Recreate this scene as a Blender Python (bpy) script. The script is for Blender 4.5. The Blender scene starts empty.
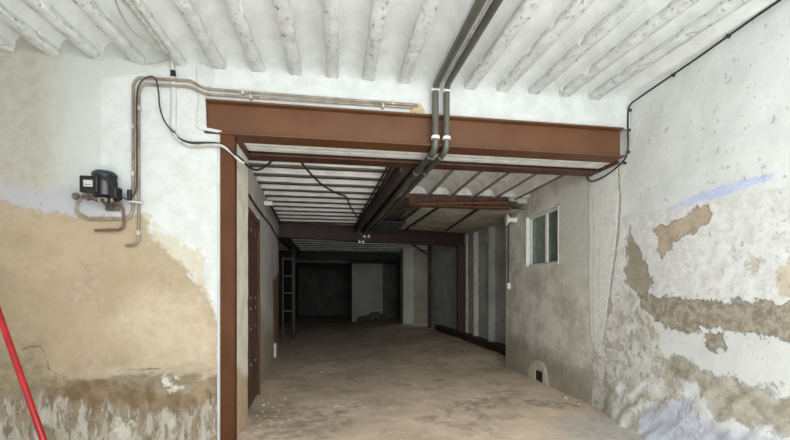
import bpy, math, random
import numpy as np
from mathutils import Vector, noise as mnoise

random.seed(7)
S = bpy.context.scene
COL = S.collection

# ------------------------------------------------------------------ camera model
F = 384.0; HOR = 292.0; EYE = 1.5
YAW = math.atan(57 / F)
CA, SA = math.cos(YAW), math.sin(YAW)

def ray(u, v):
    p = (u - 395) / F
    return (p * CA + SA, CA - p * SA, (HOR - v) / F)

def on_y(u, v, Y):
    d = ray(u, v); t = Y / d[1]
    return Vector((d[0] * t, Y, EYE + d[2] * t))

def on_x(u, v, X):
    d = ray(u, v); t = X / d[0]
    return Vector((X, d[1] * t, EYE + d[2] * t))

def on_z(u, v, Z):
    d = ray(u, v); t = (Z - EYE) / d[2]
    return Vector((d[0] * t, d[1] * t, Z))

# ------------------------------------------------------------------ object helpers
class MB:
    def __init__(s): s.v = []; s.f = []
    def add(s, vs, fs):
        n = len(s.v); s.v += [tuple(a) for a in vs]; s.f += [tuple(i + n for i in f) for f in fs]; return s
    def box(s, x0, x1, y0, y1, z0, z1):
        return s.add([(x0,y0,z0),(x1,y0,z0),(x1,y1,z0),(x0,y1,z0),(x0,y0,z1),(x1,y0,z1),(x1,y1,z1),(x0,y1,z1)],
                     [(3,2,1,0),(4,5,6,7),(0,1,5,4),(1,2,6,5),(2,3,7,6),(3,0,4,7)])
    def bar(s, p, q, w, h, up=(0,0,1)):
        p, q = Vector(p), Vector(q); d = (q - p).normalized()
        r = d.cross(Vector(up)).normalized(); u = r.cross(d).normalized()
        vs = []
        for c in (p, q):
            for a, b in ((-1,-1),(1,-1),(1,1),(-1,1)): vs.append(c + r*(a*w/2) + u*(b*h/2))
        return s.add(vs, [(3,2,1,0),(4,5,6,7),(0,1,5,4),(1,2,6,5),(2,3,7,6),(3,0,4,7)])
    def tube(s, pts, r, seg=10, cap=True):
        pts = [Vector(p) for p in pts]
        t0 = (pts[1] - pts[0]).normalized()
        n = t0.orthogonal().normalized(); rings = []
        for i, p in enumerate(pts):
            a = pts[max(i-1,0)]; b = pts[min(i+1,len(pts)-1)]
            t = (b - a).normalized()
            n = (n - t * n.dot(t)).normalized(); bi = t.cross(n)
            rr = r[i] if isinstance(r, (list, tuple)) else r
            rings.append([p + (n*math.cos(2*math.pi*k/seg) + bi*math.sin(2*math.pi*k/seg))*rr for k in range(seg)])
        vs = [x for ring in rings for x in ring]; fs = []
        for i in range(len(pts)-1):
            for k in range(seg):
                fs.append((i*seg+k, i*seg+(k+1)%seg, (i+1)*seg+(k+1)%seg, (i+1)*seg+k))
        if cap:
            fs.append(tuple(range(seg-1,-1,-1))); m = (len(pts)-1)*seg; fs.append(tuple(range(m, m+seg)))
        return s.add(vs, fs)
    def lathe(s, o, d, prof, seg=24):
        o, d = Vector(o), Vector(d).normalized()
        return s.tube2([(o + d*h, r) for r, h in prof], d, seg)
    def tube2(s, pr, d, seg):
        n = d.orthogonal().normalized(); b = d.cross(n); vs = []; fs = []
        for p, r in pr:
            for k in range(seg):
                vs.append(p + (n*math.cos(2*math.pi*k/seg) + b*math.sin(2*math.pi*k/seg))*max(r,1e-4))
        for i in range(len(pr)-1):
            for k in range(seg):
                fs.append((i*seg+k, i*seg+(k+1)%seg, (i+1)*seg+(k+1)%seg, (i+1)*seg+k))
        fs.append(tuple(range(seg-1,-1,-1))); m = (len(pr)-1)*seg; fs.append(tuple(range(m, m+seg)))
        return s.add(vs, fs)
    def prism(s, poly, off):
        n = len(poly); off = Vector(off)
        vs = [Vector(p) for p in poly] + [Vector(p) + off for p in poly]
        fs = [tuple(range(n-1,-1,-1)), tuple(range(n, 2*n))] + [(i,(i+1)%n,n+(i+1)%n,n+i) for i in range(n)]
        return s.add(vs, fs)

def obj(name, mb, mat, parent=None, smooth=False, bevel=0, loc=None):
    me = bpy.data.meshes.new(name)
    vs = mb.v
    if loc is not None: vs = [(a[0]-loc[0], a[1]-loc[1], a[2]-loc[2]) for a in mb.v]
    me.from_pydata(vs, [], mb.f); me.update()
    import bmesh
    bm = bmesh.new(); bm.from_mesh(me); bmesh.ops.recalc_face_normals(bm, faces=bm.faces); bm.to_mesh(me); bm.free()
    me.materials.append(mat)
    if smooth:
        me.polygons.foreach_set('use_smooth', [True]*len(me.polygons))
        try: me.set_sharp_from_angle(angle=math.radians(42))
        except Exception: pass
    o = bpy.data.objects.new(name, me); COL.objects.link(o)
    if loc is not None: o.location = loc
    if parent is not None:
        o.parent = parent
        if loc is None: o.matrix_parent_inverse = parent.matrix_basis.inverted()
        else: o.location = Vector(loc) - parent.location
    if bevel:
        b = o.modifiers.new('bevel', 'BEVEL'); b.width = bevel; b.segments = 2; b.limit_method = 'ANGLE'
    return o

def tag(o, label, cat, group=None):
    o['label'] = label; o['category'] = cat
    if group: o['group'] = group
    return o
def thing(name, label, cat, loc=(0,0,0), group=None):
    o = bpy.data.objects.new(name, None); COL.objects.link(o); o.location = loc
    o.empty_display_size = 0.1
    return tag(o, label, cat, group)
def struct(o): o['kind'] = 'structure'; return o

def fillet(pts, r=0.04, n=5):
    pts = [Vector(p) for p in pts]; out = [pts[0]]
    for i in range(1, len(pts)-1):
        a, b, c = pts[i-1], pts[i], pts[i+1]
        ra = min(r, (a-b).length*.45, (c-b).length*.45)
        p = b + (a-b).normalized()*ra; q = b + (c-b).normalized()*ra
        for k in range(n+1):
            t = k/n; out.append(p*(1-t)**2 + b*2*t*(1-t) + q*t*t)
    out.append(pts[-1]); return out

def spline(pts, n=8):
    pts = [Vector(p) for p in pts]; P = [pts[0]*2-pts[1]] + pts + [pts[-1]*2-pts[-2]]; out = []
    for i in range(1, len(P)-2):
        for k in range(n):
            t = k/n; a,b,c,d = P[i-1],P[i],P[i+1],P[i+2]
            out.append(.5*((2*b) + (c-a)*t + (2*a-5*b+4*c-d)*t*t + (3*b-a-3*c+d)*t**3))
    out.append(pts[-1]); return out

def nz(x, y, z, s): return mnoise.noise(Vector((x*s, y*s, z*s)))
def fbm(x, y, z, s): return nz(x,y,z,s) + .5*nz(x,y,z,s*2.1) + .25*nz(x,y,z,s*4.3)
def sst(x, a, b):
    t = min(1, max(0, (x-a)/(b-a))); return t*t*(3-2*t)

def sdf(U, V, poly):
    """signed distance to a polygon, positive inside"""
    P = np.array(poly, float); d = np.full(U.shape, 1e9); ins = np.zeros(U.shape, bool)
    for i in range(len(P)):
        a = P[i]; b = P[(i+1) % len(P)]; e = b - a
        wx, wy = U - a[0], V - a[1]
        t = np.clip((wx*e[0] + wy*e[1]) / max(e @ e, 1e-12), 0, 1)
        d = np.minimum(d, np.hypot(wx - t*e[0], wy - t*e[1]))
        c = ((a[1] > V) != (b[1] > V))
        with np.errstate(divide='ignore', invalid='ignore'):
            c &= U < (b[0]-a[0]) * (V-a[1]) / (b[1]-a[1] if b[1] != a[1] else 1e-12) + a[0]
        ins ^= c
    return np.where(ins, d, -d)

def steps(a, b, st, fixed=()):
    pts = sorted(set([a, b] + [f for f in fixed if a < f < b])); out = []
    for p, q in zip(pts, pts[1:]):
        n = max(1, round((q-p)/st)); out += [p + (q-p)*k/n for k in range(n)]
    return out + [b]

def grid(name, us, vs, fn, mat, skip=None, attrs=None, cracks=None, extra=None, parent=None, flip=False, second=None):
    nu, nv = len(us), len(vs); vert = [fn(u, v) for v in vs for u in us]; faces = []
    for j in range(nv-1):
        for i in range(nu-1):
            if skip and skip((us[i]+us[i+1])/2, (vs[j]+vs[j+1])/2): continue
            f = (j*nu+i, j*nu+i+1, (j+1)*nu+i+1, (j+1)*nu+i)
            faces.append(f[::-1] if flip else f)
    ng = len(vert)
    if extra:
        faces += [tuple(k+ng for k in f) for f in extra.f]; vert += list(extra.v)
    me = bpy.data.meshes.new(name); me.from_pydata([tuple(p) for p in vert], [], faces); me.update()
    me.materials.append(mat)
    if second:
        me.materials.append(second[0]); fi = [1 if second[1](i) else 0 for j in range(nv-1) for i in range(nu-1)]
        me.polygons.foreach_set('material_index', fi + [0]*(len(faces)-len(fi)))
    sm = [True]*len(faces)
    if extra: sm[len(faces)-len(extra.f):] = [False]*len(extra.f)
    me.polygons.foreach_set('use_smooth', sm)
    if attrs:
        U = np.array([u for v in vs for u in us]); V = np.array([v for v in vs for u in us])
        items = dict(attrs)
        if cracks: items['crack'] = None
        for an, polys in items.items():
            val = np.full(U.shape, -9.0)
            if polys is None: val = crackfield(U, V, cracks, .007)
            else:
                for p in polys: val = np.maximum(val, sdf(U, V, p))
            a = me.attributes.new(an, 'FLOAT', 'POINT')
            full = np.full(len(vert), -9.0); full[:ng] = val
            a.data.foreach_set('value', full.astype(np.float32))
    o = bpy.data.objects.new(name, me); COL.objects.link(o)
    if parent: o.parent = parent
    return o

# ------------------------------------------------------------------ materials
def lin(c):
    return tuple((x/255/12.92 if x/255 <= .04045 else ((x/255+.055)/1.055)**2.4) for x in c) + (1,)

class NT:
    def __init__(s, name):
        s.m = bpy.data.materials.new(name); s.m.use_nodes = True
        s.t = s.m.node_tree; s.b = s.t.nodes['Principled BSDF']
        s.tc = s.n('ShaderNodeTexCoord').outputs['Object']
    def n(s, k): return s.t.nodes.new(k)
    def l(s, a, b): s.t.links.new(a, b)
    def put(s, sock, v):
        if hasattr(v, 'is_output'): s.l(v, sock)
        else: sock.default_value = v
    def noise(s, scale, detail=6, rough=.6, stretch=None, off=0):
        x = s.n('ShaderNodeTexNoise'); x.inputs['Scale'].default_value = scale
        x.inputs['Detail'].default_value = detail; x.inputs['Roughness'].default_value = rough
        m = s.n('ShaderNodeMapping'); s.l(s.tc, m.inputs['Vector'])
        m.inputs['Location'].default_value = (off, off*1.7, off*.6)
        if stretch: m.inputs['Scale'].default_value = stretch
        s.l(m.outputs[0], x.inputs['Vector']); return x.outputs['Fac']
    def math(s, op, a, b=0.0):
        x = s.n('ShaderNodeMath'); x.operation = op; s.put(x.inputs[0], a); s.put(x.inputs[1], b); return x.outputs[0]
    def ramp(s, v, a, b, o0=0.0, o1=1.0):
        x = s.n('ShaderNodeMapRange'); x.interpolation_type = 'SMOOTHSTEP'
        s.put(x.inputs[0], v); x.inputs[1].default_value = a; x.inputs[2].default_value = b
        x.inputs[3].default_value = o0; x.inputs[4].default_value = o1; return x.outputs[0]
    def mix(s, f, a, b):
        x = s.n('ShaderNodeMix'); x.data_type = 'RGBA'
        s.put(x.inputs[0], f); s.put(x.inputs[6], a); s.put(x.inputs[7], b); return x.outputs[2]
    def attr(s, name):
        x = s.n('ShaderNodeAttribute'); x.attribute_name = name; return x.outputs['Fac']
    def out(s, col, height=None, dist=.01, strength=.6, rough=.9, metal=0.0, spec=.3):
        s.put(s.b.inputs['Base Color'], col); s.put(s.b.inputs['Roughness'], rough)
        s.b.inputs['Metallic'].default_value = metal; s.b.inputs['Specular IOR Level'].default_value = spec
        if height is not None:
            b = s.n('ShaderNodeBump'); b.inputs['Distance'].default_value = dist; b.inputs['Strength'].default_value = strength
            s.l(height, b.inputs['Height']); s.l(b.outputs[0], s.b.inputs['Normal'])
        return s.m

def plaster(name, c1, c2, layers=(), scale=3.0, chip=None, bump=.006, fine=1.0, gain=1.0):
    """painted plaster; layers: dicts with attr, a, b (two tones), w edge width, amp edge noise, ns noise scale, op opacity, h relief, st stretch"""
    lin = lambda c: tuple(min(.9, x*gain) for x in globals()["lin"](c)[:3]) + (1,)
    t = NT(name)
    nb = t.noise(scale, 8, .62)
    col = t.mix(t.ramp(nb, .36, .66), lin(c1), lin(c2))
    h = t.math('ADD', t.math('MULTIPLY', t.noise(60, 5, .7), .25*fine), t.math('MULTIPLY', t.noise(9, 6, .6), .6*fine))
    for i, L in enumerate(layers):
        ns = L.get('ns', 8); n1 = t.noise(ns, 9, L.get('nr', .65), L.get('st'), 3.1*(i+1))
        src = t.math('ADD', t.attr(L['attr']), t.math('MULTIPLY', t.math('SUBTRACT', n1, .5), L.get('amp', .15))) if L.get('attr') else None
        if src is None: fac = t.ramp(n1, L['t0'], L['t1'])
        else:
            w = L.get('w', .01); fac = t.ramp(src, -w, w)
            if 't0' in L:
                n3 = t.noise(L.get('ns2', 10), 8, .68, L.get('st'), 9.3*(i+1)); fac = t.math('MULTIPLY', fac, t.ramp(n3, L['t0'], L['t1']))
        if L.get('op', 1) < 1: fac = t.math('MULTIPLY', fac, L['op'])
        n2 = t.noise(L.get('cs', 12), 8, .7, L.get('st'), 5.7*(i+1))
        col = t.mix(fac, col, t.mix(t.ramp(n2, .36, .64), lin(L['a']), lin(L['b'])))
        if L.get('h'): h = t.math('ADD', h, t.math('MULTIPLY', fac, L['h']))
    if chip:
        c = t.ramp(t.noise(chip.get('s', 14), 8, .75, chip.get('st'), 2.2), chip['t'], chip['t']+.02)
        col = t.mix(c, col, lin(chip['c'])); h = t.math('SUBTRACT', h, t.math('MULTIPLY', c, 1.5))
    return t.out(col, h, bump, .8, .92)

def paint(name, c1, c2, scale=5, rough=.5, metal=0.0, rust=None, bump=.002, spec=.4, stretch=None):
    t = NT(name)
    n = t.noise(scale, 7, .6, stretch)
    col = t.mix(t.ramp(n, .35, .65), lin(c1), lin(c2)); h = t.noise(50, 4, .6)
    if rust:
        f = t.ramp(t.noise(rust.get('s', 11), 9, .7, None, 4.4), rust['t'], rust['t']+.06)
        col = t.mix(f, col, lin(rust['c'])); h = t.math('ADD', h, f)
    return t.out(col, h, bump, .5, rough, metal, spec)

WHITE = (232, 231, 224)
M = {}
M['brown'] = paint('brown_paint', (100, 66, 43), (92, 59, 38), 2.5, .5, spec=.3, rust={'t': .7, 'c': (92, 60, 44)})
M['brown_post'] = paint('brown_post_paint', (84, 50, 26), (76, 44, 23), 3, .6, spec=.2, rust={'t': .68, 'c': (66, 42, 28)})
M['brown_shaded'] = paint('shaded_brown_paint', (82, 52, 38), (68, 43, 32), 4, .5)  # beam brown made darker, so the rear beam's shade is in the colour
M['brown_dark'] = paint('dark_brown_paint', (62, 40, 35), (50, 33, 29), 4, .6, rust={'t': .66, 'c': (50, 36, 30)})
M['rust'] = paint('rusty_steel', (104, 66, 44), (72, 46, 34), 14, .75, rust={'t': .6, 'c': (52, 40, 34), 's': 20})
M['rust_light'] = paint('rusted_header', (98, 68, 52), (72, 50, 40), 9, .8, rust={'t': .62, 'c': (124, 100, 82), 's': 16})
M['black_steel'] = paint('black_steel', (48, 40, 38), (34, 30, 29), 6, .6)
M['dull_plate'] = paint('dull_plate', (112, 104, 96), (90, 82, 74), 6, .7)
M['pipe_plastic'] = paint('grey_black_plastic_pipe', (86, 86, 76), (72, 72, 64), 3, .35, spec=.5)
M['collar'] = paint('white_collar', (228, 226, 216), (210, 206, 196), 20, .6)
M['copper'] = paint('painted_copper', (146, 132, 114), (120, 104, 88), 9, .45, metal=.0, rust={'t': .62, 'c': (196, 186, 172), 's': 25})
M['copper_dark'] = paint('tarnished_copper', (116, 84, 68), (92, 68, 56), 14, .45, metal=.0)
M['black'] = paint('black_plastic', (27, 27, 28), (20, 20, 21), 8, .45)
M['motor'] = paint('motor_enamel', (24, 24, 27), (18, 18, 20), 6, .3, spec=.5)
M['motor_top'] = paint('motor_cap_enamel', (32, 38, 52), (24, 28, 38), 6, .2, spec=.7)
M['label'] = paint('silver_label', (186, 186, 178), (166, 166, 158), 30, .5)
M['steel'] = paint('grey_steel', (122, 118, 112), (88, 82, 76), 22, .4, metal=.5)
M['cable'] = paint('black_cable', (52, 49, 46), (40, 38, 36), 10, .55)
M['cable_white'] = paint('dirty_white_cable', (190, 188, 178), (160, 156, 146), 16, .6)
M['red'] = paint('red_paint', (176, 24, 30), (150, 18, 24), 8, .28, spec=.6, rust={'t': .72, 'c': (120, 30, 28)})
M['frame_white'] = paint('white_window_frame', (226, 224, 214), (206, 204, 194), 12, .55)
M['door'] = paint('rusty_door', (102, 74, 54), (70, 50, 38), 7, .7, rust={'t': .58, 'c': (56, 42, 34), 's': 9}, stretch=(1,1,.3))
M['chip'] = paint('plaster_chip', (206, 198, 182), (178, 168, 150), 20, .9)
M['bulb'] = paint('ceramic_white', (232, 230, 222), (220, 216, 206), 10, .35)
M['dark_void'] = paint('dark_cavity', (60, 46, 38), (40, 32, 28), 12, .95)
M['rubble'] = paint('grey_rubble', (122, 112, 98), (88, 80, 70), 9, .95)

# glass
t = NT('dusty_glass'); n = t.noise(5, 6, .6, (1,6,1))
M['glass'] = t.out(t.mix(t.ramp(n,.35,.65), lin((142,152,142)), lin((116,128,120))), None, rough=.25, spec=.6)
t = NT('slatted_shade'); n = t.noise(3, 3, .5, (1,22,1))
M['shade'] = t.out(t.mix(t.ramp(n,.4,.6), lin((116,126,116)), lin((82,92,86))), None, rough=.5, spec=.4)

# ------------------------------------------------------------------ back wall (facing the camera)
D = 4.0
def fw(pts):
    return [(lambda q: (q.x, q.z))(on_y(u, v, D)) for u, v in pts]
A = {
 'fresh': [fw([(101,79),(150,72),(200,40),(660,60),(660,140),(222,140),(222,470),(150,470),(138,222),(101,212)])],
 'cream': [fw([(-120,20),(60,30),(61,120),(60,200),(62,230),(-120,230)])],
 'lavender': [fw([(-120,186),(0,182),(40,190),(78,188),(128,194),(134,212),(96,219),(60,215),(28,210),(0,204),(-120,200)])],
 'beige': [fw([(-120,196),(0,201),(12,203),(28,209),(60,214),(95,219),(132,217),(147,220),(150,240),(163,250),(178,258),(186,270),(196,285),(206,294),(214,312),(219,330),(221,500),(-120,500)])],
 'halo': [fw([(138,216),(152,214),(160,228),(178,238),(192,240),(206,258),(212,290),(217,330),(200,300),(180,270),(150,250)])],
 'ochre': [fw([(-20,268),(0,262),(60,300),(40,320),(60,340),(20,345),(-20,340)]), fw([(0,232),(50,240),(70,252),(30,250)])],
 'greyed': [fw([(-120,345),(0,345),(22,350),(40,348),(48,370),(56,384),(40,392),(-120,400)])],
 'pink': [fw([(140,290),(200,300),(217,330),(219,372),(150,366),(110,330)])],
 'damp': [fw([(-120,394),(0,388),(30,384),(60,384),(90,376),(126,371),(150,374),(178,371),(205,377),(222,374),(223,520),(-120,520)])],
 'ridge': [fw([(58,378),(90,370),(126,364),(160,367),(200,362),(216,368),(214,374),(178,373),(126,374),(90,380)])],
 'brown': [fw([(46,388),(60,383),(95,379),(140,386),(190,398),(216,392),(214,402),(170,410),(120,409),(84,408),(52,398)])],
 'salt': [fw([(-120,400),(40,398),(80,404),(130,410),(180,412),(212,400),(222,402),(222,520),(-120,520)])],
 'bright_spot': [fw([(166,378),(176,380),(177,392),(168,390)]), fw([(118,420),(128,418),(134,452),(120,452)])],
 'tan': [fw([(197,380),(206,384),(206,402),(199,402),(196,392)])],
 'scar': [fw([(412,104),(420,103),(426,112),(420,116),(408,115)])],
}
M['wall_back'] = plaster('limewashed_wall', (226,228,221), (216,218,210), [
 dict(attr='cream', a=(203,198,183), b=(192,186,170), w=.28, amp=.25, ns=5),  # cream paint; the broad soft edge also paints light falling off leftwards
 dict(attr='fresh', a=(240,241,236), b=(226,227,221), w=.012, amp=.03, ns=6, cs=6),
 dict(attr='fresh', a=(196,194,184), b=(208,206,198), w=.1, amp=.1, ns=5, t0=.64, t1=.69, ns2=11, op=.55, h=-.5),
 dict(attr='cream', a=(152,144,128), b=(170,160,144), w=.1, amp=.1, ns=5, t0=.65, t1=.68, ns2=11, op=.8, h=-.5),
 dict(attr='lavender', a=(198,196,204), b=(206,203,200), w=.05, amp=.22, ns=6, op=.85),
 dict(attr='halo', a=(222,211,186), b=(230,221,200), w=.02, amp=.45, ns=6, t0=.40, t1=.44, ns2=9),
 dict(attr='beige', a=(204,184,152), b=(192,172,140), w=.025, amp=.4, ns=5, nr=.7, cs=3, h=-.6),
 dict(attr='ochre', a=(176,158,124), b=(190,170,138), w=.06, amp=.3, ns=8, op=.6),
 dict(attr='beige', a=(206,188,166), b=(184,160,132), w=.05, amp=.1, ns=6, t0=.5, t1=.62, ns2=3.2, cs=14, op=.6),
 dict(attr='pink', a=(226,207,182), b=(212,192,164), w=.16, amp=.5, ns=4, op=.85),
 dict(attr='greyed', a=(160,144,116), b=(184,168,140), w=.1, amp=.5, ns=6, h=-.5),
 dict(attr='damp', a=(176,162,138), b=(146,130,104), w=.03, amp=.34, ns=8, cs=7, h=-.5),
 dict(attr='brown', a=(132,110,80), b=(160,138,108), w=.05, amp=.5, ns=7, cs=8),
 dict(attr='salt', a=(196,184,166), b=(216,209,196), w=.06, amp=.7, ns=9, st=(1,1,.3), t0=.45, t1=.55, ns2=16, h=.7),
 dict(attr='ridge', a=(206,190,164), b=(196,178,150), w=.02, amp=.12, ns=9, h=1.0),
 dict(attr='tan', a=(176,154,126), b=(164,142,114), w=.02, amp=.3, ns=9, h=-.5),
 dict(attr='bright_spot', a=(240,236,224), b=(226,220,206), w=.03, amp=.4, ns=12),
 dict(attr='crack', a=(138,120,96), b=(160,142,116), w=.006, amp=.035, ns=12, op=.8, h=-1.5),
 dict(attr='scar', a=(208,178,136), b=(218,196,160), w=.006, amp=.03, ns=20, h=-.6),
], scale=1.6, chip=dict(t=.70, s=13, c=(176,170,156), st=(.5,1,1.5)), gain=.665)
def wall_back_fn(x, z):
    low = sst(z, 1.6, .2)
    y = D + .006*fbm(x, 0, z, 1.7) - low*(.012 + .02*fbm(x, 3, z, 3.5))
    if x > -1.3: y = D + .004*fbm(x, 0, z, 2)
    return (x, y, z)
def crackfield(U, V, lines, half):
    d = np.full(U.shape, 1e9)
    for L in lines:
        for a, b in zip(L, L[1:]):
            a, b = np.array(a), np.array(b); e = b - a
            t = np.clip(((U-a[0])*e[0] + (V-a[1])*e[1])/max(e@e,1e-9), 0, 1)
            d = np.minimum(d, np.hypot(U-a[0]-t*e[0], V-a[1]-t*e[1]))
    return half - d
CRACK = [fw(L) for L in ([(22,350),(28,347),(41,346.5),(47,356),(49,369),(61,377),(72,379)], [(118,371),(130,369.5),(140,370.5),(152,368.5),(160,369)])]
core = MB().box(-4.8,-1.04,4.03,4.66,0,4.1).box(-1.36,3.6,4.03,4.49,3.385,4.1)
xs = steps(-4.8, -2.9, .05)[:-1] + steps(-2.9, -1.0, .02, (-1.36,-1.30,-1.14))[:-1] + steps(-1.0, 3.6, .035, (-1.36,-1.14,3.36)); zs = steps(0, 1.5, .02)[:-1] + steps(1.5, 4.1, .035, (3.055,3.07,3.37,3.385))
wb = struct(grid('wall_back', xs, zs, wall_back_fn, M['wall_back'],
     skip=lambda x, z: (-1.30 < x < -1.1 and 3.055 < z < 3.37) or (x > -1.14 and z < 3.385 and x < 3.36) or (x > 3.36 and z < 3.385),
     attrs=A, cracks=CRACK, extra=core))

# raised plaster edges around the lintel end and beside the post
trim_m = plaster('raised_white_plaster', (236,236,231), (222,223,217), scale=5, gain=.66)
pe = MB().prism([on_y(u, v, D) for u, v in [(197,66),(203,62),(215,74),(206,98),(207,128),(222,131),(223,134),(200,130),(196,126),(199,100)]], (0,-.018,0))
struct(obj('trim_1', pe, trim_m, bevel=.006))
pe = MB().prism([(-1.175,D-.0,0.0),(-1.14,D,0.0),(-1.14,D,3.06),(-1.175,D,3.02)], (0,-.012,0))
struct(obj('trim_2', pe, trim_m, bevel=.004))

# jamb of the opening
def jm(pts): return [(lambda q: (q.y, q.z))(on_x(u, v, -1.035)) for u, v in pts]
JA = {'low': [jm([(230,360),(240,372),(252,380),(252,480),(230,520)])]}
M['jamb'] = plaster('white_jamb', (230,222,206), (212,202,184), [
  dict(attr='low', a=(196,176,146), b=(180,158,128), w=.08, amp=.3, ns=6)], scale=4, chip=dict(t=.7, s=16, c=(176,166,150), st=(1,1,.3)))
struct(grid('wall_jamb', steps(4.08,4.66,.03), steps(0,3.3,.04), lambda y, z: (-1.035 + .005*fbm(0,y,z,5), y, z), M['jamb'], attrs=JA))

# soffit between the two lintel beams: long white slats
m = MB()
for k in range(6):
    y0 = 4.17 + k*.053; m.box(-1.35, 3.34, y0+.004, y0+.049, 3.075 + .004*(k % 2), 3.12)
m.box(-1.35, 3.34, 4.16, 4.5, 3.1, 3.3)
M['soffit'] = plaster('white_slat_soffit', (226,226,220), (204,204,198), scale=6)
struct(obj('trim_3', m, M['soffit']))

# ------------------------------------------------------------------ right wall
def rx(y): return 3.34 - .055*max(0, 4 - y)
def rw(pts):
    out = []
    for u, v in pts:
        X = 3.34
        for _ in range(6):
            q = on_x(u, v, X); X = rx(q.y)
        out.append((q.y, q.z))
    return out
B = {
 'concrete': [rw([(592,100),(591,176),(594,230),(592,300),(594,340),(590,425),(470,425),(470,60)])],
 'strip': [rw([(589,120),(640,120),(626,165),(618,200),(615,238),(612,262),(609,285),(607,318),(605,348),(597,352),(591,340),(589,300)])],
 'crackline': [rw([(617,160),(619,200),(616,240),(613,262),(610,285),(606,318),(602,345),(604,345),(608,318),(612,285),(615,262),(618,240),(621,200),(619,160)])],
 'lime': [rw([(600,220),(660,211),(720,199),(840,178),(840,318),(700,308),(640,300),(600,300)])],
 'blue': [rw([(663,211),(682,201),(702,192),(726,184),(750,179),(772,173),(772,180),(750,188),(726,195),(702,202),(679,207)])],
 'wedge': [rw([(629,228),(636,246),(650,268),(652,287),(640,296),(624,283),(626,252)])],
 'tan': [rw([(653,230),(659,225),(667,226),(676,220),(684,219),(692,213),(694,206),(702,207),(709,203),(712,214),(708,224),(700,226),(695,233),(686,234),(678,240),(671,241),(673,249),(665,252),(662,258),(657,250),(659,241)])],
 'spots': [rw([(747,262),(758,256),(764,262),(752,270)]), rw([(776,270),(800,256),(800,300),(778,296)])],
 'spotzone': [rw([(640,218),(790,190),(840,180),(840,310),(720,300),(700,240),(660,230)])],
 'dark': [rw([(638,295),(672,297),(706,302),(850,300),(850,350),(790,343),(761,336),(730,328),(706,329),(686,334),(665,327),(652,317),(643,307)]),
          rw([(706,334),(722,333),(724,345),(716,352),(707,345)])],
 'grey': [rw([(670,358),(686,357),(703,371),(740,381),(761,388),(850,402),(850,450),(790,433),(761,424),(720,417),(713,406),(696,385),(676,376),(668,367)])],
 'rough': [rw([(606,320),(612,290),(624,284),(640,298),(652,322),(664,350),(690,392),(716,420),(740,450),(592,460),(592,340)])],
 'cold': [rw([(660,405),(690,398),(718,424),(850,452),(850,520),(640,500)])],
 'niche': [rw([(528,386),(528.5,368),(532,362),(538,360),(543,362),(547,368),(550,388)])],
 'patch': [rw([(560,182),(592,178),(592,260),(574,300),(560,240)])],
 'damp': [rw([(500,330),(560,360),(592,372),(592,425),(500,400)])],
}
M['wall_right'] = plaster('peeling_side_wall', (218,219,216), (209,210,207), [
 dict(attr='lime', a=(222,221,217), b=(202,201,196), w=.01, amp=.08, ns=8, cs=12, h=.3),
 dict(attr='lime', a=(186,180,168), b=(204,199,190), w=.1, amp=.1, ns=5, t0=.60, t1=.66, ns2=12, op=.35, h=-1.2),
 dict(t0=.63, t1=.67, ns=13, st=(1,1,1), a=(196,196,190), b=(206,206,201), op=.5, h=-1.4),
 dict(attr='rough', a=(222,220,215), b=(188,183,173), w=.05, amp=.3, ns=5, cs=5, h=.5),
 dict(attr='rough', a=(176,164,142), b=(188,178,160), w=.05, amp=.3, ns=5, t0=.5, t1=.6, ns2=6, cs=9, h=-.8),
 dict(attr='concrete', a=(216,211,199), b=(178,172,159), w=.01, amp=.05, ns=9, cs=2.2, h=-.4),
 dict(attr='patch', a=(208,204,193), b=(198,194,183), w=.12, amp=.6, ns=4, op=.95),
 dict(attr='damp', a=(150,138,116), b=(134,124,106), w=.15, amp=.4, ns=4, op=.7),
 dict(attr='niche', a=(206,198,182), b=(190,181,163), w=.012, amp=.14, ns=12, h=.6),
 dict(attr='strip', a=(224,224,216), b=(214,213,204), w=.008, amp=.1, ns=8, nr=.7, h=.8),
 dict(attr='crackline', a=(170,160,140), b=(190,182,164), w=.008, amp=.05, ns=12, h=-.8),
 dict(attr='blue', a=(184,192,220), b=(198,204,224), w=.01, amp=.16, ns=11, nr=.75),
 dict(attr='spotzone', a=(190,176,156), b=(204,190,170), w=.05, amp=.1, ns=6, t0=.64, t1=.68, ns2=7, h=-.5),
 dict(attr='wedge', a=(168,160,140), b=(150,142,122), w=.02, amp=.3, ns=7, cs=5, h=-1.2),
 dict(attr='tan', a=(186,170,150), b=(168,150,130), w=.008, amp=.2, ns=14, nr=.78, cs=8, h=-1.4),
 dict(attr='spots', a=(192,178,158), b=(204,192,174), w=.02, amp=.3, ns=10, nr=.75, h=-.5),
 dict(attr='dark', a=(172,163,147), b=(132,123,106), w=.012, amp=.36, ns=8, nr=.75, cs=16, h=-1.6),
 dict(attr='grey', a=(152,143,126), b=(190,184,172), w=.03, amp=.42, ns=6, nr=.72, cs=7, h=-1.0),
 dict(attr='cold', a=(196,198,208), b=(176,177,186), w=.06, amp=.3, ns=6, cs=7),
], scale=2.2, chip=dict(t=.735, s=9, c=(196,190,176)), bump=.008, gain=1.05)
WIN = (5.466, 6.46, 1.95, 2.83)       # window hole: y0,y1,z0,z1
_n0 = on_x(543, 382, 3.34); _n1 = on_x(535.5, 370, 3.34)
NI = (_n0.y, _n1.y, 0.0, on_x(539, 370.5, 3.34).z)
def right_fn(y, z):
    x = rx(y)
    fr = 1 - sst(y, 4.2, 4.8)
    x += .006*fbm(9, y, z, 2.0)*(.3+.7*fr)
    # swollen mortar heaped along the foot of the wall
    g = sst(y, 4.55, 3.9) * sst(z, 1.0, -.05)
    x -= g*(.03 + .18*sst(z, .8, -.1) + .05*fbm(2, y*1.2 + z*.9, z*.5, 4.0))
    return (x, y, z)
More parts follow.
